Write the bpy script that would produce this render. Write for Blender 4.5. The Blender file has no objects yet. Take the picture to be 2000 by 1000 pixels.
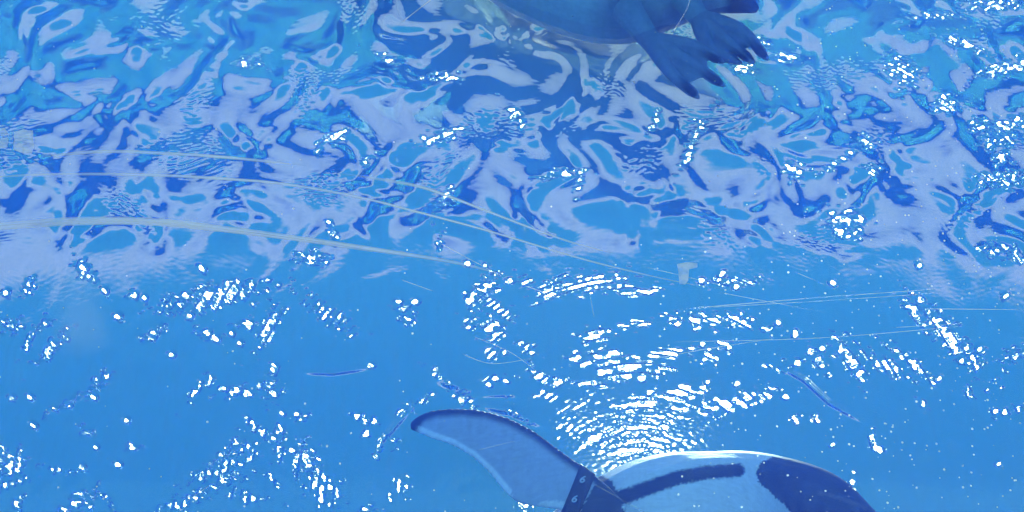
import bpy, bmesh, math, random
import numpy as np
from mathutils import Vector, Matrix

# ---------------------------------------------------------------- camera
W, H = 2000.0, 1000.0                    # pixel frame used for placing things
DEPTH = 2.00                             # camera below the water line (z = 0)
TH = math.radians(44.5)                  # view axis, measured from the zenith
HALF = math.tan(math.radians(8.0)) * 1.42 / DEPTH       # tan of half the vertical field
sc = bpy.context.scene
col = sc.collection
cd = bpy.data.cameras.new('camera')
cam = bpy.data.objects.new('camera', cd); col.objects.link(cam)
D = Vector((0, math.sin(TH), math.cos(TH)))
U = Vector((0, math.cos(TH), -math.sin(TH)))
R = D.cross(U)
CAM = Vector((0, 0, -DEPTH))
m = Matrix((R, U, -D)).transposed().to_4x4(); m.translation = CAM
cam.matrix_world = m
cd.sensor_width = 36.0
cd.lens = 18.0 / (2 * HALF)
cd.clip_start = 0.01; cd.clip_end = 500
sc.camera = cam

def ray(px, py):
    return (D + R * ((px / W * 2 - 1) * 2 * HALF) + U * ((1 - py / H * 2) * HALF))
def at(px, py, z=0.0):
    r = ray(px, py); t = (z - CAM.z) / r.z
    return CAM + r * t

# ---------------------------------------------------------------- light
SUN_Z = math.radians(56.8)               # sun's angle from the zenith
gx = at(1250, 990)                       # flat water shows the sun here, behind the near penguin
SUN_A = math.atan2(gx.x, gx.y)           # azimuth from +Y towards +X
S = Vector((math.sin(SUN_Z) * math.sin(SUN_A), math.sin(SUN_Z) * math.cos(SUN_A), math.cos(SUN_Z)))
SKY_TINT = (.29, .89, .71, 1); HORIZON = (6.2, 6.1, 7.4, 1)
wd = bpy.data.worlds.new('World'); sc.world = wd; wd.use_nodes = True
nt = wd.node_tree; bg = nt.nodes['Background']
sky = nt.nodes.new('ShaderNodeTexSky'); sky.sky_type = 'NISHITA'; sky.sun_disc = False
sky.sun_elevation = math.pi / 2 - SUN_Z; sky.sun_rotation = SUN_A
sky.air_density = 1.0; sky.dust_density = 0.0; sky.ozone_density = 5.0
# a hazy, faintly lilac horizon all round below a deep blue sky
tc = nt.nodes.new('ShaderNodeTexCoord'); sx = nt.nodes.new('ShaderNodeSeparateXYZ')
nt.links.new(tc.outputs['Generated'], sx.inputs[0])
mr = nt.nodes.new('ShaderNodeMapRange'); mr.interpolation_type = 'SMOOTHSTEP'
mr.inputs['From Min'].default_value = .36; mr.inputs['From Max'].default_value = .322
nt.links.new(sx.outputs['Z'], mr.inputs['Value'])
deep = nt.nodes.new('ShaderNodeMix'); deep.data_type = 'RGBA'; deep.blend_type = 'MULTIPLY'; deep.inputs[0].default_value = 1
deep.inputs[7].default_value = SKY_TINT
nt.links.new(sky.outputs[0], deep.inputs[6])
hz = nt.nodes.new('ShaderNodeMix'); hz.data_type = 'RGBA'
hz.inputs[7].default_value = HORIZON
nt.links.new(mr.outputs[0], hz.inputs[0]); nt.links.new(deep.outputs[2], hz.inputs[6])
nt.links.new(hz.outputs[2], bg.inputs[0])
bg.inputs[1].default_value = 0.05
ld = bpy.data.lights.new('sun', 'SUN'); ld.energy = 5.0; ld.angle = math.radians(0.55); ld.color = (1, .97, .93)
sun = bpy.data.objects.new('sun', ld); col.objects.link(sun)
sun.rotation_euler = S.to_track_quat('Z', 'Y').to_euler()
vs = sc.view_settings; vs.view_transform = 'Standard'; vs.look = 'None'; vs.gamma = 1; vs.use_curve_mapping = False
vs.exposure = 1.14
sc.cycles.max_bounces = 10; sc.cycles.transmission_bounces = 8; sc.cycles.transparent_max_bounces = 16
sc.cycles.volume_bounces = 1
sc.cycles.sample_clamp_direct = 7; sc.cycles.sample_clamp_indirect = 7
sc.cycles.caustics_reflective = False; sc.cycles.caustics_refractive = False

# ---------------------------------------------------------------- helpers
def mat(name):
    M = bpy.data.materials.new(name); M.use_nodes = True
    n = M.node_tree.nodes; n.clear()
    return M, n, M.node_tree.links, n.new('ShaderNodeOutputMaterial')
def tag(o, label=None, cat=None, group=None, kind=None):
    for k, v in (('label', label), ('category', cat), ('group', group), ('kind', kind)):
        if v: o[k] = v
    return o
def link(name, me, M=None, parent=None):
    o = bpy.data.objects.new(name, me); col.objects.link(o)
    if M: me.materials.append(M)
    if parent: o.parent = parent
    return o
def grid_mesh(name, X, Y, Z):
    ny, nx = X.shape
    co = np.stack([X, Y, Z], -1).reshape(-1, 3).astype(np.float32)
    i = np.arange(ny * nx).reshape(ny, nx)
    q = np.stack([i[:-1, :-1], i[:-1, 1:], i[1:, 1:], i[1:, :-1]], -1).reshape(-1, 4)
    me = bpy.data.meshes.new(name)
    me.vertices.add(len(co)); me.vertices.foreach_set('co', co.ravel())
    me.loops.add(q.size); me.loops.foreach_set('vertex_index', q.ravel().astype(np.int32))
    me.polygons.add(len(q)); me.polygons.foreach_set('loop_start', np.arange(0, q.size, 4, dtype=np.int32))
    me.polygons.foreach_set('use_smooth', np.ones(len(q), bool))
    me.update(calc_edges=True); me.validate()
    return me
def box(name, lo, hi, M, parent=None):
    bm = bmesh.new(); bmesh.ops.create_cube(bm, size=1)
    for v in bm.verts: v.co = Vector([(lo[k] + hi[k]) / 2 + v.co[k] * (hi[k] - lo[k]) for k in range(3)])
    me = bpy.data.meshes.new(name); bm.to_mesh(me); bm.free()
    return link(name, me, M, parent)

# ---------------------------------------------------------------- materials of the setting
def paint(name, c1, c2, scale=3.0, rough=.6):
    M, n, l, out = mat(name)
    b = n.new('ShaderNodeBsdfPrincipled'); b.inputs['Roughness'].default_value = rough
    t = n.new('ShaderNodeTexNoise'); t.inputs['Scale'].default_value = scale; t.inputs['Detail'].default_value = 5
    g = n.new('ShaderNodeTexCoord'); l.new(g.outputs['Object'], t.inputs['Vector'])
    r = n.new('ShaderNodeValToRGB'); r.color_ramp.elements[0].position = .35; r.color_ramp.elements[1].position = .65
    r.color_ramp.elements[0].color = (*c1, 1); r.color_ramp.elements[1].color = (*c2, 1)
    l.new(t.outputs['Fac'], r.inputs[0]); l.new(r.outputs[0], b.inputs['Base Color']); l.new(b.outputs[0], out.inputs[0])
    return M
M_floor = paint('pool_paint', (.006, .06, .24), (.01, .08, .3))
M_cyan = paint('cyan_paint', (.08, .62, .72), (.12, .72, .8))
M_terrace = paint('terrace_bounce_blue', (.22, .46, .80), (.27, .52, .84), 8)  # unseen ground, coloured blue for the light it bounces up onto the bellies

PZ = -0.50      # underside of the pool: the acrylic pane lies in it
X0, X1, Y0, Y1 = -1.4, 1.4, -0.2, 5.4
PX, PYA, PYB = 1.3, 0.2, 2.30

# ---------------------------------------------------------------- water surface
rng = np.random.default_rng(7)
def field(shape, dx, lam0, lam1, aniso=1.0, seed=0):
    """band-passed random height field, unit rms slope"""
    r = np.random.default_rng(seed)
    ny, nx = shape
    f = np.fft.rfft2(r.standard_normal((ny, nx)))
    ky = np.fft.fftfreq(ny, dx)[:, None] * aniso; kx = np.fft.rfftfreq(nx, dx)[None]
    k = np.hypot(kx, ky) + 1e-9
    k0, k1 = 1 / lam1, 1 / lam0
    f *= np.exp(-(np.log(k / math.sqrt(k0 * k1)) / (.5 * math.log(k1 / k0))) ** 2) / k
    h = np.fft.irfft2(f, s=shape)
    gy, gx_ = np.gradient(h, dx)
    return h / math.sqrt((gy ** 2 + gx_ ** 2).mean())
def sample(h, fx, fy):
    ny, nx = h.shape
    fx = np.clip(fx, 0, nx - 1.001); fy = np.clip(fy, 0, ny - 1.001)
    i = fx.astype(int); j = fy.astype(int); a = fx - i; b = fy - j
    return (h[j, i] * (1 - a) + h[j, i + 1] * a) * (1 - b) + (h[j + 1, i] * (1 - a) + h[j + 1, i + 1] * a) * b
def sstep(a, b, x):
    t = np.clip((x - a) / (b - a), 0, 1); return t * t * (3 - 2 * t)

DX = 0.0012
fx0, fx1, fy0, fy1 = -1.39, 1.39, 1.1, 3.2      # rippled water; -.66 to .66 and 1.57 to 2.44 in the frame
xs = np.arange(fx0, fx1, DX); ys = np.arange(fy0, fy1, DX)
XX, YY = np.meshgrid(xs, ys)
def to_px(X, Y, Z=0.0):                  # where a surface point shows in the picture
    vx, vy, vz = X - CAM.x, Y - CAM.y, Z - CAM.z
    d = vx * D.x + vy * D.y + vz * D.z
    return (((vx * R.x + vy * R.y + vz * R.z) / d / (2 * HALF)) + 1) / 2 * W, (1 - (vx * U.x + vy * U.y + vz * U.z) / d / HALF) / 2 * H
PXX, PYY = to_px(XX, YY)
shp = XX.shape
wx = field(shp, DX, .08, .3, 1, 1); wy = field(shp, DX, .08, .3, 1, 2)
wx *= .010 / wx.std(); wy *= .006 / wy.std()
jj, ii = np.meshgrid(np.arange(shp[0]), np.arange(shp[1]), indexing='ij')
warp = lambda h: sample(h, ii + wx / DX, jj + wy / DX)
big = .9 * warp(field(shp, DX, .029, .056, 2.0, 3)) + .35 * warp(field(shp, DX, .08, .16, 2, 8))
mod_ = warp(field(shp, DX, .07, .18, 1, 10)); mod_ = .55 + .8 * sstep(-1.2, 1.4, mod_ / mod_.std())
mid = warp(field(shp, DX, .012, .026, 1.4, 4))
fine = warp(field(shp, DX, .006, .012, .8, 5))
pf = warp(field(shp, DX, .08, .2, 1, 6)); patch = sstep(.5, 2.0, pf / pf.std())
wob = field(shp, DX, .1, .3, 1, 9); wob /= wob.std()
up = 1 - sstep(440, 510, PYY + 9 * wob)
top = 1 - sstep(0, 420, PYY)
hgt = (.125 * (1 - .05 * top) * big + .03 * mid * mod_ ** 2) * mod_ * (.09 + .91 * up) + .11 * fine * patch * up + .006 * fine
hgt *= 1 - .75 * np.exp(-((PXX - 1300) / 330) ** 2 - ((PYY - 880) / 170) ** 2)
# ripples steep enough to throw the sun at the camera: (x, y, length, width, angle), pixels of the photograph
GL = [(350,592,80,26,15),(430,575,140,34,12),(165,530,50,18,-50),(55,558,30,12,60),(262,575,18,10,0),(282,580,10,8,0),(22,635,22,18,0),
(60,660,64,10,60),(100,680,74,14,50),(90,632,22,10,30),(300,650,52,13,30),(405,652,40,13,-15),(452,650,10,8,0),(468,668,12,6,0),(485,633,32,16,0),
(525,640,74,22,60),(640,612,94,22,-35),(790,600,32,14,-8),(795,625,36,12,-20),(940,570,60,28,40),(970,600,56,20,-40),(920,635,24,16,-20),
(965,640,36,26,0),(965,658,38,14,0),(965,690,28,20,0),(958,530,28,8,-50),(1028,552,34,14,-60),(995,548,22,5,0),(1075,565,52,26,40),(1150,555,114,26,8),
(1205,560,44,14,0),(1250,570,74,7,8),(1420,550,52,13,8),(1460,550,60,6,8),(1370,548,14,8,0),(1165,655,48,18,5),(1240,635,56,12,12),(1315,625,18,18,0),
(1360,627,50,20,6),(1400,627,24,22,0),(1445,627,50,18,-10),(1500,645,26,9,-20),(1553,652,11,14,0),(1420,675,22,12,-20),(1372,672,10,8,0),(1030,680,34,18,-30),
(1135,700,42,22,0),(1185,695,46,18,0),(1215,722,84,32,10),(1300,690,94,12,8),(1390,697,28,20,0),(1290,725,32,11,10),(1150,750,84,6,0),(1055,735,44,16,-30),
(1090,745,30,14,0),(1070,775,44,16,0),(1130,795,84,28,20),(1250,790,94,28,15),(1330,770,84,22,15),(1440,785,150,24,14),(1140,830,84,36,10),(1210,850,104,36,-10),
(1250,835,120,30,20),(1310,825,50,16,30),(1300,862,60,18,0),(1225,882,70,16,0),(1350,862,34,12,60),(1160,860,70,20,10),(1850,655,150,30,-48),(1785,610,60,14,-50),(1902,706,36,18,-10),
(1510,718,36,9,-20),(1555,710,20,14,0),(1600,705,54,14,-55),(1660,705,76,26,-60),(1730,715,76,20,-30),(1785,712,90,16,-40),(1980,695,44,18,45),(1960,805,60,12,10),
(1800,790,34,7,-50),(1595,817,26,7,-20),(1555,820,20,12,0),(1710,870,44,16,-60),(1625,868,9,7,0),(1890,765,24,12,-40),(1668,955,52,9,-82),(1950,905,10,8,0),
(190,750,64,14,38),(135,785,90,7,32),(208,736,30,14,30),(385,762,60,10,55),(408,742,24,10,-70),(460,765,54,18,0),(525,758,26,36,10),(536,768,30,10,0),
(715,820,52,12,-15),(718,850,14,18,0),(765,862,24,12,-40),(788,802,26,13,40),(825,782,50,9,35),(850,727,40,9,-25),(905,778,58,20,-50),(970,740,44,10,0),
(1000,797,56,14,-30),(738,882,32,7,70),(512,842,64,14,-40),(545,850,20,36,0),(545,885,18,30,0),(485,880,50,24,-15),(435,888,90,14,40),(395,928,64,12,20),
(440,912,120,16,25),(365,978,94,20,25),(420,950,110,14,18),(480,970,74,14,-15),(440,935,60,10,20),(530,935,44,8,-45),(600,905,70,36,-60),(630,955,70,44,-50),(20,905,50,40,-30),
(25,945,60,12,15),(36,985,14,40,0),(150,985,74,22,30),(115,920,60,10,-5),(170,845,24,12,-40),(187,872,10,8,0),(230,906,16,9,10),(262,873,28,8,0),(210,975,44,7,-65),
(780,950,44,24,60),(720,992,20,10,0),(592,815,32,10,20),(160,910,12,10,0),(1025,980,30,20,60),(1330,800,40,10,10),(1100,830,30,16,0)]
GU = [(1650,432,44,22,0),(1640,455,22,14,0),(1672,458,20,10,0),(1845,205,30,22,0),(1950,268,40,24,-20),(1968,132,64,14,12),(1960,352,66,16,-4),(1975,345,40,14,0),
(1762,140,44,24,-40),(1910,246,24,12,0),(1932,285,36,10,-55),(1955,308,20,16,0),(1972,240,60,14,10),(1690,280,24,12,30),(1645,310,80,5,32),(1702,330,18,11,0),
(1948,490,40,16,0),(1990,502,24,14,-20),(1880,85,60,8,-20),(1830,30,70,8,5),(1940,10,80,10,5),(1550,330,26,16,0),(1480,80,22,12,0),(1110,340,56,5,10),(1132,360,26,8,70),
(862,268,56,12,20),(1006,226,34,9,-50),(862,150,44,8,0),(480,125,30,10,0),(760,118,40,6,-30),(650,270,40,10,30),(1360,265,60,10,60),(1345,300,40,8,60),(1280,235,30,7,70),
(870,382,40,7,60),(650,452,30,8,-70),(860,470,20,5,80),(612,505,40,14,0),(1450,130,26,14,-20),(1540,110,26,10,0),(720,310,18,7,40)]
hp = hgt
NR = np.random.default_rng(11)
ph = field(shp, DX, .012, .03, 1, 21) * .22; ph2 = field(shp, DX, .008, .02, 1, 22) * .35
brk = field(shp, DX, .005, .014, .55, 23); brk /= brk.std(); brk2 = field(shp, DX, .010, .026, .7, 24); brk2 /= brk2.std()
def cluster(x, y, L, Wd, ang, lam=None, frag=.55):
    """a train of tiny steep wavelets leaning so that their faces show the sun"""
    L = max(L, 9) * .6 + 3; Wd = max(Wd, 8) * .6 + 3
    p = at(x, y); i0 = int((p.x - fx0) / DX); j0 = int((p.y - fy0) / DX)
    r = int(max(L, Wd) * 1.7 * .00062 / DX * 1.6) + 5
    ia, ib, ja, jb = max(i0 - r, 0), min(i0 + r + 1, shp[1]), max(j0 - r, 0), min(j0 + r + 1, shp[0])
    if ib - ia < 2 or jb - ja < 2: return
    w = np.s_[ja:jb, ia:ib]
    u = PXX[w] - x; v = -(PYY[w] - y)
    c, s_ = math.cos(math.radians(ang)), math.sin(math.radians(ang))
    q = np.sqrt(((u * c + v * s_) / L) ** 2 + ((-u * s_ + v * c) / Wd) ** 2)
    e = min(L, Wd)
    big_ = L * Wd > 120
    win = sstep(0, 3.5, (1 - q) * e + (brk2[w] * .4 * e - .05 * e if big_ else 0)) 
    if big_: win = win * sstep(-1.25, -.75, brk[w] + (frag - .55) * -1.5)
    def need(q_):
        nn = (q_ - CAM).normalized() * 1.333 - S; return np.array([-nn.x / nn.z, -nn.y / nn.z])
    g0 = need(p); ep = .01
    J = np.stack([(need(p + Vector((ep, 0, 0))) - g0) / ep, (need(p + Vector((0, ep, 0))) - g0) / ep], 1)
    gm = float(np.hypot(*g0)); gm = max(gm, .04)
    dx, dy = XX[w] - p.x, YY[w] - p.y
    phi = g0[0] * dx + g0[1] * dy + .5 * (J[0, 0] * dx * dx + (J[0, 1] + J[1, 0]) * dx * dy + J[1, 1] * dy * dy)
    lam = lam or NR.uniform(.0065, .015)
    if not big_: lam = .03
    t = phi / (gm * lam) + (ph[w] * .20 + ph2[w] * .09 * big_) / lam
    f = np.mod(t + .5, 1.0); dr = NR.uniform(.13, .24)
    saw = np.where(f < 1 - dr, f, (1 - f) * (1 - dr) / dr) - (1 - dr) / 2
    base = hp[w]; h0 = (base * win).sum() / max(win.sum(), 1e-6)
    hp[w] = base * (1 - win) + win * (h0 + saw * lam * gm)
lz = np.exp(-(((PXX - 1270) / 150) ** 2 + ((PYY - 850) / 75) ** 2))
hp += lz * .10 * field(shp, DX, .005, .012, .8, 31)
for g_ in GL: cluster(*g_, frag=.75 if 1100 < g_[0] < 1400 and g_[1] > 780 else .3)
for x, y, L_, w_, a_ in GU: cluster(x, y, L_ * 1.25, w_ * 1.3, a_, frag=.3)
for _ in range(60):                        # stray sparks
    x, y = NR.uniform(-200, W + 200), NR.uniform(510, 1100); k = NR.uniform(6, 9)
    cluster(x, y, k * 2.0, k, NR.uniform(-30, 30))
def ridge(pts, w, amp):
    """a sharp little crest along a line of pixels"""
    P = np.array(pts, float); best = np.full(shp, 1e9); 
    x0, y0 = P.min(0) - 30; x1, y1 = P.max(0) + 30
    sel = (PXX > x0) & (PXX < x1) & (PYY > y0) & (PYY < y1)
    qx, qy = PXX[sel], PYY[sel]; bd = np.full(qx.shape, 1e9); tt = np.zeros(qx.shape)
    n_ = len(P) - 1
    for k in range(n_):
        a, b = P[k], P[k + 1]; ab = b - a
        t = np.clip(((qx - a[0]) * ab[0] + (qy - a[1]) * ab[1]) / (ab @ ab), 0, 1)
        dd = np.hypot(qx - a[0] - t * ab[0], qy - a[1] - t * ab[1])
        m_ = dd < bd; bd[m_] = dd[m_]; tt[m_] = (k + t[m_]) / n_
    hp[sel] += 1.1 * amp * np.exp(-(bd / w) ** 2) * np.sin(np.pi * np.clip(tt, 0.02, .98)) ** .5
for pts, w_, a_ in (([(1530,718),(1570,740),(1620,785),(1690,825)], 5, .0011), ([(735,890),(745,860),(775,825),(805,795)], 6, .0012),
                    ([(850,735),(900,752),(920,765)], 12, .002), ([(940,790),(1000,800),(1065,832)], 9, .0016), ([(595,726),(650,727),(720,717)], 5, .0009),
                    ([(95,800),(135,780),(160,773)], 6, .001), ([(930,772),(990,768),(1010,770)], 6, .0009)):
    ridge(pts, w_, a_)
hgt = hp

# full detail in the frame, every fifth sample beyond it, calm and coarse near the rest of the pool
def keep(v, lo, hi): return np.array([k for k in range(len(v)) if k % 5 == 0 or lo < v[k] < hi])
kx, ky = keep(xs, -.66, .66), keep(ys, 1.57, 2.44)
edge = np.minimum(np.minimum(sstep(fx0, fx0 + .03, XX), 1 - sstep(fx1 - .03, fx1, XX)), np.minimum(sstep(fy0, fy0 + .1, YY), 1 - sstep(fy1 - .2, fy1, YY)))
sub = (hgt * edge)[np.ix_(ky, kx)]
fxs = np.concatenate([[X0], xs[kx], [X1]])
fys = np.concatenate([np.arange(Y0, fy0 - .02, .05), ys[ky], np.arange(fy1 + .05, Y1, .05), [Y1]])
FX, FY = np.meshgrid(fxs, fys); FZ = np.zeros_like(FX)
ra = len(np.arange(Y0, fy0 - .02, .05)); FZ[ra:ra + len(ky), 1:1 + len(kx)] = sub
M_water, n, l, out = mat('water_surface')
g = n.new('ShaderNodeBsdfGlass'); g.inputs['IOR'].default_value = 1.333; g.inputs['Roughness'].default_value = 0.024
tr = n.new('ShaderNodeBsdfTransparent'); mx = n.new('ShaderNodeMixShader'); mx.inputs[0].default_value = .31
l.new(g.outputs[0], mx.inputs[1]); l.new(tr.outputs[0], mx.inputs[2]); l.new(mx.outputs[0], out.inputs[0])
ws = link('water_surface', grid_mesh('water_surface', FX, FY, FZ), M_water)
tag(ws, kind='structure')

# ---------------------------------------------------------------- pool
fl = box('pool_floor', (X0, PYB, PZ - .3), (X1, Y1, PZ - .02), M_floor); tag(fl, kind='structure')
for nm, lo, hi in (('pool_floor', (X0, Y0, PZ - .3), (X1, PYA, PZ - .02)), ('pool_floor', (X0, PYA, PZ - .3), (-PX, PYB, PZ - .02)), ('pool_floor', (PX, PYA, PZ - .3), (X1, PYB, PZ - .02)),
                   ('pool_wall', (X0 - .2, Y0 - .2, PZ - .3), (X0, Y1 + .2, .12)), ('pool_wall', (X1, Y0 - .2, PZ - .3), (X1 + .2, Y1 + .2, .12)),
                   ('pool_wall', (X0, Y0 - .2, PZ - .3), (X1, Y0, .12)), ('pool_wall', (X0, Y1, PZ - .3), (X1, Y1 + .2, .12))):
    tag(box(nm, lo, hi, M_floor), kind='structure')
tag(box('terrace', (-60, -60, -3.3), (60, 60, -3.1), M_terrace), kind='structure')
for ya_, yb_ in ((2.75, 2.95), (3.35, 3.65), (4.2, 4.6)):  # unseen cyan bars, added for the colour they mirror into the ripples
    tag(box('added_cyan_bar', (X0, ya_, PZ - .02), (X1, yb_, PZ + .06), M_cyan), kind='structure')

# water body
M_vol, n, l, out = mat('water_body')
va = n.new('ShaderNodeVolumeAbsorption'); va.inputs['Color'].default_value = (.2, .72, .97, 1); va.inputs['Density'].default_value = 1.0
vc = n.new('ShaderNodeVolumeScatter'); vc.inputs['Color'].default_value = (.01, .10, 1, 1); vc.inputs['Density'].default_value = .75
vc.inputs['Anisotropy'].default_value = .2
ad = n.new('ShaderNodeAddShader'); l.new(va.outputs[0], ad.inputs[0]); l.new(vc.outputs[0], ad.inputs[1]); l.new(ad.outputs[0], out.inputs['Volume'])
tag(box('water_body', (X0 + .004, Y0 + .004, PZ), (X1 - .004, Y1 - .004, -.016), M_vol), kind='stuff')

# ---------------------------------------------------------------- acrylic pane in the pool floor
PT = .03; PB = PZ - .002 - PT          # thickness and underside
M_pane, n, l, out = mat('acrylic')
t = n.new('ShaderNodeBsdfTransparent'); t.inputs[0].default_value = (.97, .99, 1, 1)
gl = n.new('ShaderNodeBsdfGlossy'); gl.inputs['Roughness'].default_value = .04
df = n.new('ShaderNodeBsdfTranslucent'); df.inputs[0].default_value = (.5, .7, .95, 1)
tc = n.new('ShaderNodeTexCoord'); mp = n.new('ShaderNodeMapping'); mp.inputs['Scale'].default_value = (70, 14, 1)
n1 = n.new('ShaderNodeTexNoise'); n1.inputs['Scale'].default_value = 3; n1.inputs['Detail'].default_value = 6
n2 = n.new('ShaderNodeTexNoise'); n2.inputs['Scale'].default_value = 3.2; n2.inputs['Detail'].default_value = 3
l.new(tc.outputs['Object'], mp.inputs[0]); l.new(mp.outputs[0], n1.inputs['Vector']); l.new(tc.outputs['Object'], n2.inputs['Vector'])
r1 = n.new('ShaderNodeMapRange'); r1.inputs[1].default_value = .45; r1.inputs[2].default_value = .75; r1.inputs[4].default_value = .048
r2 = n.new('ShaderNodeMapRange'); r2.inputs[1].default_value = .5; r2.inputs[2].default_value = .75; r2.inputs[4].default_value = .048
l.new(n1.outputs['Fac'], r1.inputs[0]); l.new(n2.outputs['Fac'], r2.inputs[0])
ad = n.new('ShaderNodeMath'); l.new(r1.outputs[0], ad.inputs[0]); l.new(r2.outputs[0], ad.inputs[1])
m1 = n.new('ShaderNodeMixShader'); m1.inputs[0].default_value = .006; l.new(t.outputs[0], m1.inputs[1]); l.new(gl.outputs[0], m1.inputs[2])
m2 = n.new('ShaderNodeMixShader'); l.new(ad.outputs[0], m2.inputs[0]); l.new(m1.outputs[0], m2.inputs[1]); l.new(df.outputs[0], m2.inputs[2])
l.new(m2.outputs[0], out.inputs[0])
pane = box('acrylic_pane', (-PX + .002, PYA + .002, PB), (PX - .002, PYB - .002, PB + PT), M_pane)
tag(pane, 'clear scratched acrylic window set in the floor of the penguin pool', 'window')

def mark_mat(name, c, fac, noise=0, soft=False, fwd=.3):
    M, n, l, out = mat(name)
    t = n.new('ShaderNodeBsdfTransparent'); tl = n.new('ShaderNodeBsdfTranslucent'); tl.inputs[0].default_value = (*c, 1)
    rf = n.new('ShaderNodeBsdfRefraction'); rf.inputs['Roughness'].default_value = .62; rf.inputs['IOR'].default_value = 1.3; rf.inputs[0].default_value = (*c, 1)
    d = n.new('ShaderNodeMixShader'); d.inputs[0].default_value = fwd; l.new(tl.outputs[0], d.inputs[1]); l.new(rf.outputs[0], d.inputs[2])
    mx = n.new('ShaderNodeMixShader'); mx.inputs[0].default_value = fac
    if noise:
        tx = n.new('ShaderNodeTexNoise'); tx.inputs['Scale'].default_value = noise; tx.inputs['Detail'].default_value = 4
        g = n.new('ShaderNodeTexCoord'); l.new(g.outputs['Object'], tx.inputs['Vector'])
        r = n.new('ShaderNodeMapRange'); r.inputs[1].default_value = .35; r.inputs[2].default_value = .62; r.inputs[3].default_value = fac * (.65 if fac == 1 else .25); r.inputs[4].default_value = fac
        l.new(tx.outputs['Fac'], r.inputs[0]); l.new(r.outputs[0], mx.inputs[0])
        if soft:
            at_ = n.new('ShaderNodeAttribute'); at_.attribute_name = 'fade'
            mu = n.new('ShaderNodeMath'); mu.operation = 'MULTIPLY'; l.new(r.outputs[0], mu.inputs[0]); l.new(at_.outputs['Fac'], mu.inputs[1]); l.new(mu.outputs[0], mx.inputs[0])
    l.new(t.outputs[0], mx.inputs[1]); l.new(d.outputs[0], mx.inputs[2]); l.new(mx.outputs[0], out.inputs[0])
    return M
M_seam = mark_mat('seam_cement', (1, .95, .98), 1.0, 14, True, .0)
M_scr = mark_mat('scratch', (1, .95, .98), .6, 22, True)
M_res_glare = mark_mat('residue_and_glare', (1, .95, 1), .8, 60, False, .0)
M_speck = mark_mat('speck', (1, .97, 1), .8, 60, False, .04)
mark_z = [PB - .0006]
def spline(pts, n_=14):
    P = [Vector(p) for p in pts]; o = []
    for i in range(len(P) - 1):
        p0, p1, p2, p3 = P[max(i - 1, 0)], P[i], P[i + 1], P[min(i + 2, len(P) - 1)]
        for k in range(n_):
            t = k / n_
            o.append(.5 * ((2 * p1) + (p2 - p0) * t + (2 * p0 - 5 * p1 + 4 * p2 - p3) * t * t + (3 * p1 - p0 - 3 * p2 + p3) * t ** 3))
    return o + [P[-1]]
def strip(name, pts, w0, w1, M):
    """a thin line on the underside of the pane through the given pixels"""
    mark_z[0] -= .00012; z = mark_z[0]
    q = [Vector(at(p[0], p[1], z)) for p in spline(pts)]
    bm = bmesh.new(); prev = None; lay = bm.verts.layers.float.new('fade')
    for i, p in enumerate(q):
        d = (q[min(i + 1, len(q) - 1)] - q[max(i - 1, 0)]).normalized(); s_ = Vector((-d.y, d.x, 0))
        f = i / (len(q) - 1); w = (w0 + (w1 - w0) * f) * .5 * .00037 * min(1, 8 * f + .2, 8 * (1 - f) + .2)
        row = [bm.verts.new(p + s_ * w * k) for k in (1.5, .5, -.5, -1.5)]
        for v, k in zip(row, (0, 1, 1, 0)): v[lay] = k * min(1, 4 * f, 4 * (1 - f))
        if prev:
            for k in range(3): bm.faces.new((prev[k], row[k], row[k + 1], prev[k + 1]))
        prev = row
    me = bpy.data.meshes.new(name); bm.to_mesh(me); bm.free()
    return link(name, me, M, pane)
for pts, a, b in (([(-420,470),(0,440),(150,430),(300,432),(450,448),(600,468),(750,490),(900,515),(1010,545)], 20, 7), ([(-420,475),(0,445),(150,436),(300,437),(450,452),(620,474),(780,500)], 14, 5),
                  ([(-420,375),(0,345),(150,340),(300,342),(450,350),(560,360),(700,385),(800,410),(950,450),(1100,495),(1200,522),(1350,555),(1500,575)], 9, 3.5),
                  ([(70,307),(200,296),(330,300),(450,308),(600,324)], 10, 7), ([(640,335),(800,360),(880,385),(950,412),(1100,468),(1210,498)], 9, 4)):
    strip('seam', pts, a, b, M_seam)
for pts, a, b in (([(1320,605),(1550,585),(1850,563)], 3, 1.6), ([(1340,603),(1600,588),(1835,572)], 2, 1.2), ([(1800,603),(2030,605)], 2.4, 1.2), ([(1550,530),(1640,568)], 2, 1.2),
                  ([(1300,668),(1600,660),(1900,635)], 2, 1.4), ([(1225,712),(1360,685),(1520,660)], 3, 1.4), ([(1020,556),(1100,585)], 2.4, 1.2), ([(900,690),(960,710),(1040,700)], 3, 1.2),
                  ([(780,47),(815,20),(860,-15)], 3, 2), ([(1310,70),(1340,20),(1350,-10)], 2, 1.4), ([(1400,570),(1620,612)], 2, 1), ([(920,655),(1000,690),(1060,735)], 2.4, 1),
                  ([(1740,640),(1880,632)], 2, 1), ([(780,545),(850,570)], 2, 1), ([(1150,940),(1240,990),(1280,1015)], 3, 2), ([(1255,520),(1420,560)], 2, 1), ([(850,470),(990,545)], 2.4, 1),
                  ([(930,880),(1010,860)], 1.6, 1), ([(350,990),(420,940)], 1.6, 1), ([(1372,740),(1376,790)], 2, 1), ([(1150,560),(1160,620)], 1.6, 1)):
    strip('scratch', pts, a, b, M_scr)
def blotch(name, pts, M):
    mark_z[0] -= .00012
    bm = bmesh.new(); bm.faces.new([bm.verts.new(at(x, y, mark_z[0])) for x, y in pts])
    me = bpy.data.meshes.new(name); bm.to_mesh(me); bm.free(); return link(name, me, M, pane)
M_smudge = mark_mat('smudge', (.75, .85, 1), .25, 9, True, .05)
strip('smudge', [(130,520),(150,600),(165,700)], 75, 95, M_smudge)
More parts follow.
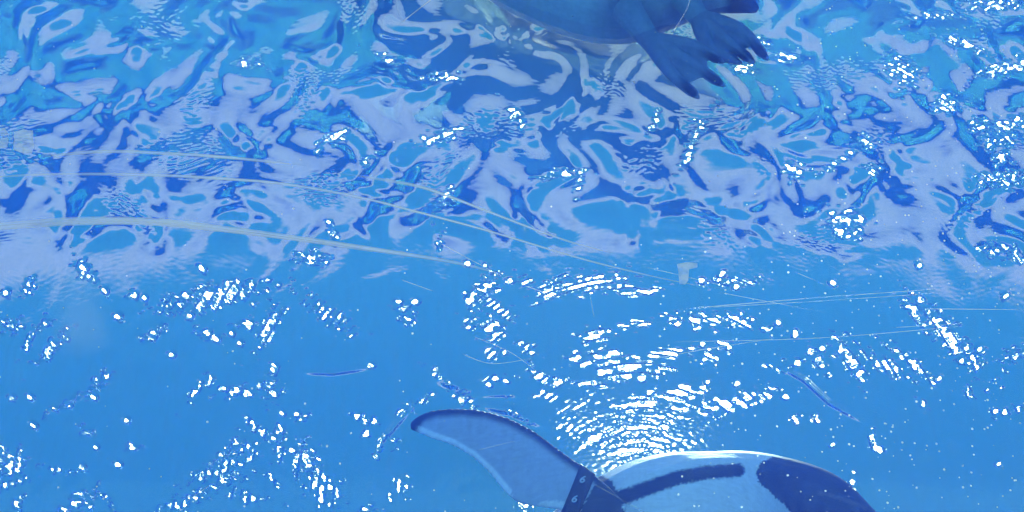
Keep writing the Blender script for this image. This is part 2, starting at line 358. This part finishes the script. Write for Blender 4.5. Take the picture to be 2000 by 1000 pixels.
blotch('residue_and_glare', [(1322,516),(1340,512),(1362,514),(1362,522),(1346,526),(1344,548),(1338,556),(1327,555),(1325,530)], M_res_glare)
blotch('residue_and_glare', [(28,258),(46,252),(64,256),(66,288),(62,300),(40,298),(26,292)], M_res_glare)  # reflected light, painted on the pane as a white patch
blotch('residue_and_glare', [(-20,252),(8,250),(18,262),(14,288),(-20,292)], M_res_glare)  # left part of the painted reflection
# specks and dried spots
bm = bmesh.new(); mark_z[0] -= .0003
for _ in range(2300):
    x = NR.uniform(0, 2000); y = NR.uniform(-20, 1020)
    if NR.uniform() > .12 + .88 * sstep(1150, 1800, x + .2 * (y - 500)): continue
    p = at(x, y, mark_z[0]); r = NR.uniform(.0003, .001)
    bm.faces.new([bm.verts.new((p.x + r * math.cos(k * 1.047) * 1.0, p.y + r * math.sin(k * 1.047) * NR.uniform(.9, 1.6), p.z)) for k in range(6)])
me = bpy.data.meshes.new('specks'); bm.to_mesh(me); bm.free()
tag(link('speck_film', me, M_speck, pane), kind='stuff')

# ---------------------------------------------------------------- penguins
def feather_mat(name, rough=.55):
    M, n, l, out = mat(name)
    b = n.new('ShaderNodeBsdfPrincipled'); b.inputs['Roughness'].default_value = rough
    a = n.new('ShaderNodeAttribute'); a.attribute_name = 'plumage'
    tx = n.new('ShaderNodeTexNoise'); tx.inputs['Scale'].default_value = 260; tx.inputs['Detail'].default_value = 3
    g = n.new('ShaderNodeTexCoord'); mp = n.new('ShaderNodeMapping'); mp.inputs['Scale'].default_value = (.35, 1, 1); mp.inputs['Rotation'].default_value = (0, 0, -.5)
    l.new(g.outputs['Object'], mp.inputs[0]); l.new(mp.outputs[0], tx.inputs['Vector'])
    mr = n.new('ShaderNodeMapRange'); mr.inputs[3].default_value = .8; mr.inputs[4].default_value = 1.15; l.new(tx.outputs['Fac'], mr.inputs[0])
    mx = n.new('ShaderNodeMix'); mx.data_type = 'RGBA'; mx.blend_type = 'MULTIPLY'; mx.inputs[0].default_value = 1
    l.new(a.outputs['Color'], mx.inputs[6]); l.new(mr.outputs[0], mx.inputs[7]); l.new(mx.outputs[2], b.inputs['Base Color'])
    bp = n.new('ShaderNodeBump'); bp.inputs['Strength'].default_value = .35; bp.inputs['Distance'].default_value = .002
    l.new(tx.outputs['Fac'], bp.inputs['Height']); l.new(bp.outputs[0], b.inputs['Normal']); l.new(b.outputs[0], out.inputs[0])
    return M
M_feather = feather_mat('plumage')
def plain(name, c, rough=.5):
    M, n, l, out = mat(name); b = n.new('ShaderNodeBsdfPrincipled')
    b.inputs['Base Color'].default_value = (*c, 1); b.inputs['Roughness'].default_value = rough; l.new(b.outputs[0], out.inputs[0]); return M

def sweep(bm, st, seg=28):
    """skin ellipses: st = list of (centre, side vector * half width, other vector * half height)"""
    rings = [[bm.verts.new(c + a * math.cos(t) + b * math.sin(t)) for t in (2 * math.pi * k / seg for k in range(seg))] for c, a, b in st]
    for p, q in zip(rings, rings[1:]):
        for k in range(seg): bm.faces.new((p[k], p[(k + 1) % seg], q[(k + 1) % seg], q[k]))
    bm.faces.new(rings[0][::-1]); bm.faces.new(rings[-1])
def tube(bm, pts, seg=24, sub=6, flat=1.0):
    """round body through (px, py, z, r)"""
    q = spline([Vector((p[0], p[1], p[2] * 1000, p[3] * 1000)) for p in pts], sub) if False else None
    P = [(*at(p[0], p[1], p[2]), p[3]) for p in pts]; P = [np.array(p) for p in P]; o = []
    for i in range(len(P) - 1):
        p0, p1, p2, p3 = P[max(i - 1, 0)], P[i], P[i + 1], P[min(i + 2, len(P) - 1)]
        for k in range(sub):
            t = k / sub
            o.append(.5 * (2 * p1 + (p2 - p0) * t + (2 * p0 - 5 * p1 + 4 * p2 - p3) * t * t + (3 * p1 - p0 - 3 * p2 + p3) * t ** 3))
    o.append(P[-1]); st = []
    for i, p in enumerate(o):
        d = Vector(o[min(i + 1, len(o) - 1)][:3] - o[max(i - 1, 0)][:3]).normalized()
        a = d.cross(D).normalized(); b = d.cross(a).normalized(); r = max(p[3], .002)
        st.append((Vector(p[:3]), a * r, b * r * flat))
    sweep(bm, st, seg)
def resample(pts, k):
    q = spline([Vector(p) for p in pts], 12); L = [0]
    for a, b in zip(q, q[1:]): L.append(L[-1] + (b - a).length)
    o = []
    for i in range(k):
        t = L[-1] * i / (k - 1); j = min(max(np.searchsorted(L, t), 1), len(q) - 1)
        f = (t - L[j - 1]) / (L[j] - L[j - 1]); o.append(q[j - 1].lerp(q[j], f))
    return o
def blade(lead, trail, z0, z1, thick0, thick1, k=28):
    """sections of a flipper or web between two pixel edges, root first"""
    A, B = resample(lead, k), resample(trail, k); st = []
    for i in range(k):
        f = i / (k - 1); z = z0 + (z1 - z0) * f
        a, b = at(A[i].x, A[i].y, z), at(B[i].x, B[i].y, z); c = (a + b) / 2; h = (a - b) / 2
        if h.length < .001: h = h.normalized() * .001
        st.append((c, h, D * (thick0 + (thick1 - thick0) * f)))
    return st
def fuse(name, bm, voxel, smooth, paintfn, origin):
    """weld the overlapping solids into one continuous skin, then colour it"""
    bmesh.ops.recalc_face_normals(bm, faces=bm.faces)
    me = bpy.data.meshes.new(name); bm.to_mesh(me); bm.free()
    o = bpy.data.objects.new(name, me); col.objects.link(o)
    r = o.modifiers.new('r', 'REMESH'); r.mode = 'VOXEL'; r.voxel_size = voxel
    sm = o.modifiers.new('s', 'SMOOTH'); sm.iterations = smooth; sm.factor = .5
    dg = bpy.context.evaluated_depsgraph_get()
    m2 = bpy.data.meshes.new_from_object(o.evaluated_get(dg)); m2.name = name
    o.modifiers.clear(); o.data = m2
    m2.polygons.foreach_set('use_smooth', np.ones(len(m2.polygons), bool))
    co = np.empty(len(m2.vertices) * 3); m2.vertices.foreach_get('co', co); co = co.reshape(-1, 3)
    px, py = to_px(co[:, 0], co[:, 1], co[:, 2])
    c = paintfn(px, py, co)
    at_ = m2.color_attributes.new('plumage', 'FLOAT_COLOR', 'POINT')
    at_.data.foreach_set('color', np.concatenate([c, np.ones((len(c), 1))], 1).astype(np.float32).ravel())
    m2.vertices.foreach_set('co', (co - np.array(origin)).ravel()); m2.update()
    o.location = origin; m2.materials.append(M_feather)
    return o
def polydist(px, py, pts):
    P = np.array(pts, float); bd = np.full(px.shape, 1e9); tt = np.zeros(px.shape)
    for k in range(len(P) - 1):
        a, b = P[k], P[k + 1]; ab = b - a
        t = np.clip(((px - a[0]) * ab[0] + (py - a[1]) * ab[1]) / (ab @ ab), 0, 1)
        d = np.hypot(px - a[0] - t * ab[0], py - a[1] - t * ab[1]); m_ = d < bd; bd[m_] = d[m_]; tt[m_] = (k + t[m_]) / (len(P) - 1)
    return bd, tt
def inside(px, py, poly):
    r = np.zeros(px.shape, bool); n_ = len(poly)
    for i in range(n_):
        (x1, y1), (x2, y2) = poly[i], poly[(i + 1) % n_]
        c = ((y1 > py) != (y2 > py)) & (px < (x2 - x1) * (py - y1) / ((y2 - y1) or 1e-9) + x1); r ^= c
    return r
def blend(c, m_, col_):
    m_ = np.clip(m_, 0, 1)[:, None]; return c * (1 - m_) + np.array(col_) * m_

WHITE, BLACK, GREY = (.8, .79, .78), (.010, .014, .05), (.46, .5, .58)
# --- banded penguin
LEAD = [(1225,985),(1190,950),(1150,918),(1100,883),(1050,845),(1000,818),(950,802),(900,797),(850,800),(818,811),(800,826)]
TRAIL = [(1190,1060),(1140,1030),(1100,1000),(1060,992),(1015,985),(985,962),(955,925),(920,893),(880,870),(840,856),(803,840)]
bm = bmesh.new()
tube(bm, [(880,1400,-.05,.006),(960,1345,-.065,.036),(1060,1275,-.085,.072),(1180,1190,-.1,.098),(1300,1110,-.105,.104),(1400,1055,-.105,.091),(1475,1015,-.105,.069),
          (1540,1000,-.105,.052),(1605,1006,-.105,.041),(1665,1032,-.105,.029),(1718,1058,-.105,.018),(1765,1085,-.105,.012),(1810,1115,-.103,.005)])
FL = blade(LEAD, TRAIL, -.225, -.155, .008, .0032)
sweep(bm, FL)
sweep(bm, blade([(1330,1180),(1345,1240),(1330,1320),(1290,1400),(1230,1470),(1180,1500)], [(1250,1230),(1240,1300),(1225,1370),(1200,1430),(1180,1470),(1172,1496)], -.2, -.15, .008, .0032))
tube(bm, [(1010,1300,-.1,.012),(960,1320,-.13,.008),(920,1345,-.14,.012),(880,1375,-.14,.004)], 10)
tube(bm, [(1060,1350,-.1,.012),(1000,1375,-.13,.008),(955,1400,-.14,.012),(915,1430,-.14,.004)], 10)
ax = np.array([(880,1400),(1060,1275),(1300,1110),(1475,1015),(1600,1005),(1800,1120)], float)
def paint_banded(px, py, co):
    r = np.random.default_rng(3); px0, py0 = px, py; px = px + r.normal(0, 1.0, px.shape); py = py + r.normal(0, 1.0, px.shape)
    c = np.tile(np.array(WHITE), (len(px), 1))
    back = co[:, 2] > -.05
    c = blend(c, back, BLACK)
    # dark flank stripe
    d, t = polydist(px, py, [(1120,960),(1170,972),(1215,972),(1260,955),(1320,934),(1380,923),(1442,918)])
    c = blend(c, (sstep(3, -3, d - (16 - 3 * t))) * (co[:, 2] < -.02), BLACK)
    d, t = polydist(px, py, [(1140,1000),(1180,1010),(1240,1040)])
    # head mask
    mask = inside(px, py, [(1545,893),(1510,892),(1485,903),(1477,925),(1484,945),(1505,962),(1535,990),(1560,1020),(1600,1100),(1650,1180),(1900,1200),(1900,850),(1600,850)])
    c = blend(c, mask & ~inside(px, py, [(1480,850),(1480,886),(1520,888),(1560,897),(1580,850)]), BLACK)
    d, t = polydist(px, py, [(1600,962),(1640,972),(1690,992)]); c = blend(c, .5 * sstep(7, 1, d), (.2, .15, .16))
    # flipper
    poly = LEAD[1:] + TRAIL[::-1][:-1]
    P = [(x, y) for x, y in poly]
    fl = inside(px, py, [(x, y) for x, y in [(1195,940)] + [(x - 3, y - 6) for x, y in LEAD[2:]] + [(790,833)] + [(x - 5, y + 8) for x, y in TRAIL[::-1][:-2]] + [(1150,1040),(1225,1010)]]) & (co[:, 2] < -.03)
    c = blend(c, fl, GREY)
    dl, _ = polydist(px0, py0, LEAD[1:]); c = blend(c, fl * sstep(22, 7, dl) * .95, BLACK)
    dt, _ = polydist(px0, py0, TRAIL[3:]); c = blend(c, (dt < 20) * sstep(16, 12, dt) * (px < 1000), (.95, .95, .95))  # white trailing edge, painted brighter to look sunlit
    dt, _ = polydist(px, py, [(800,838),(812,815)]); c = blend(c, fl * sstep(22, 8, dt), BLACK)
    c = blend(c, fl & (px + .55 * (py - 950) > 1160), (.03, .035, .05))
    c = blend(c, inside(px, py, [(1015,1010),(1060,978),(1105,978),(1112,986),(1090,1040),(1000,1060)]), WHITE)
    return c
peng = fuse('penguin', bm, .0018, 6, paint_banded, at(1300, 1110, -.105))
tag(peng, 'white bellied penguin with a numbered band on its outstretched flipper', 'penguin')
peng_o = Vector(peng.location)
# numbered band round the flipper
def sec(x):                                # flipper section whose middle lies at pixel column x
    for (c0, h0, t0), (c1, h1, t1) in zip(FL, FL[1:]):
        x0, x1 = to_px(*c0)[0], to_px(*c1)[0]
        if x1 <= x <= x0:
            f = (x0 - x) / (x0 - x1); return c0.lerp(c1, f), h0.lerp(h1, f), t0.lerp(t1, f)
bm = bmesh.new()
sweep(bm, [(c, h * 1.02, t_ + D * .0022) for c, h, t_ in (sec(x) for x in (1143, 1136, 1129, 1122, 1115))], 36)
bmesh.ops.recalc_face_normals(bm, faces=bm.faces)
me = bpy.data.meshes.new('flipper_band'); bm.to_mesh(me); bm.free()
for p_ in me.polygons: p_.use_smooth = True
M_band = plain('band_rubber', (.008, .008, .016), .5); M_num = plain('numeral_paint', (.5, .54, .62))
band = link('flipper_band', me, M_band, peng); band.location = -peng_o
for k in (.52, -.32):
    c, h, t_ = sec(1129)
    cu = bpy.data.curves.new('n', 'FONT'); cu.body = '6'; cu.size = .0115; cu.align_x = 'CENTER'; cu.align_y = 'CENTER'; cu.extrude = .0003; cu.offset = .0002
    to = bpy.data.objects.new('n', cu); col.objects.link(to)
    me = bpy.data.meshes.new_from_object(to.evaluated_get(bpy.context.evaluated_depsgraph_get())); bpy.data.objects.remove(to)
    me.name = 'numeral'; nb = link('numeral', me, M_num, band)
    ca, sa = math.cos(math.radians(-28)), math.sin(math.radians(-28))
    nz = h.cross(sec(1133)[0] - sec(1125)[0]).normalized()
    if nz.dot(D) > 0: nz = -nz
    rr = R * ca + U * sa; rr = (rr - nz * rr.dot(nz)).normalized(); uu = nz.cross(rr)
    mm = Matrix((rr, uu, nz)).transposed().to_4x4()
    mm.translation = c + h * k - D * (t_.length + .0022) * math.sqrt(1 - k * k) + nz * .0016
    me.transform(mm)

# --- second penguin, its feet trailing
bm = bmesh.new()
tube(bm, [(560,-420,-.07,.004),(610,-390,-.07,.014),(670,-345,-.08,.04),(740,-295,-.09,.05),(810,-250,-.1,.062),(900,-225,-.105,.085),(1030,-150,-.11,.102),(1180,-88,-.11,.104),(1290,-66,-.11,.088),
          (1360,-45,-.105,.062),(1410,-22,-.1,.036),(1445,0,-.095,.018),(1480,20,-.09,.004)])
def foot(bm, ankle, hip, toes, z):
    tube(bm, [(*hip, -.12, .018), (*ankle, z, .012)], 12)
    for (x, y), (mx_, my_) in toes:
        tube(bm, [(*ankle, z, .012), (mx_, my_, z - .004, .0075), (x, y, z, .0062)], 10)
        ux, uy = x - mx_, y - my_; q = math.hypot(ux, uy)
        tube(bm, [(x, y, z, .0056), (x + ux / q * 9, y + uy / q * 9, z - .003, .0042), (x + ux / q * 20, y + uy / q * 20, z - .001, .0016)], 8)
    for (t1, m1_), (t2, m2_) in zip(toes, toes[1:]):
        lead = [ankle, m1_, (t1[0] * .66 + m1_[0] * .34, t1[1] * .66 + m1_[1] * .34)]; trail = [ankle, m2_, (t2[0] * .66 + m2_[0] * .34, t2[1] * .66 + m2_[1] * .34)]
        sweep(bm, blade(lead, trail, z, z, .0028, .0022, 12), 12)
foot(bm, (1272,82), (1225,20), [((1352,180),(1308,140)), ((1400,158),(1348,122)), ((1398,114),(1350,88))], -.135)
foot(bm, (1366,36), (1325,-20), [((1432,116),(1382,90)), ((1460,112),(1416,78)), ((1488,104),(1444,56))], -.12)
LEAD2 = [(860,-150),(850,-110),(800,-80),(740,-60),(690,-50)]; TRAIL2 = [(950,-110),(930,-70),(870,-40),(780,-30),(700,-42)]
sweep(bm, blade(LEAD2, TRAIL2, -.1, -.11, .008, .003))
def paint_second(px, py, co):
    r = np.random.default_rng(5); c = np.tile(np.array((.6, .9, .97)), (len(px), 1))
    c = blend(c, co[:, 2] > -.015, BLACK)
    ft = inside(px, py, [(1235,72),(1290,50),(1340,45),(1372,22),(1432,10),(1530,125),(1450,150),(1420,220),(1330,210)])
    d, t = polydist(px, py, [(1225,20),(1272,82)]); d2, t = polydist(px, py, [(1325,-20),(1366,36)]); c = blend(c, .75 * sstep(95, 20, np.minimum(d, d2)), (.26, .34, .48))  # legs painted darker to offset the light they catch, fading into the belly
    c = blend(c, ft * .999, (.27, .34, .48))
    for pts in ([(1272,82),(1312,138),(1354,182)], [(1272,82),(1350,125),(1404,160)], [(1272,82),(1352,92),(1402,118)], [(1376,34),(1412,84),(1454,118)], [(1376,34),(1432,78),(1472,110)], [(1376,34),(1448,62),(1492,106)]):
        d, t = polydist(px, py, pts); c = blend(c, ft * sstep(11, 5, d) * sstep(.55, .9, t), (.03, .035, .06))
    c = blend(c, sstep(1405, 1430, px) * (py < 34), (.03, .035, .06))
    c = blend(c, (px < 900) & (py < -180) & (co[:, 2] > -.11), BLACK)
    return c
peng2 = fuse('penguin', bm, .0018, 3, paint_second, at(1180, -88, -.11))
tag(peng2, 'penguin seen from below with grey belly and dark webbed feet trailing', 'penguin')
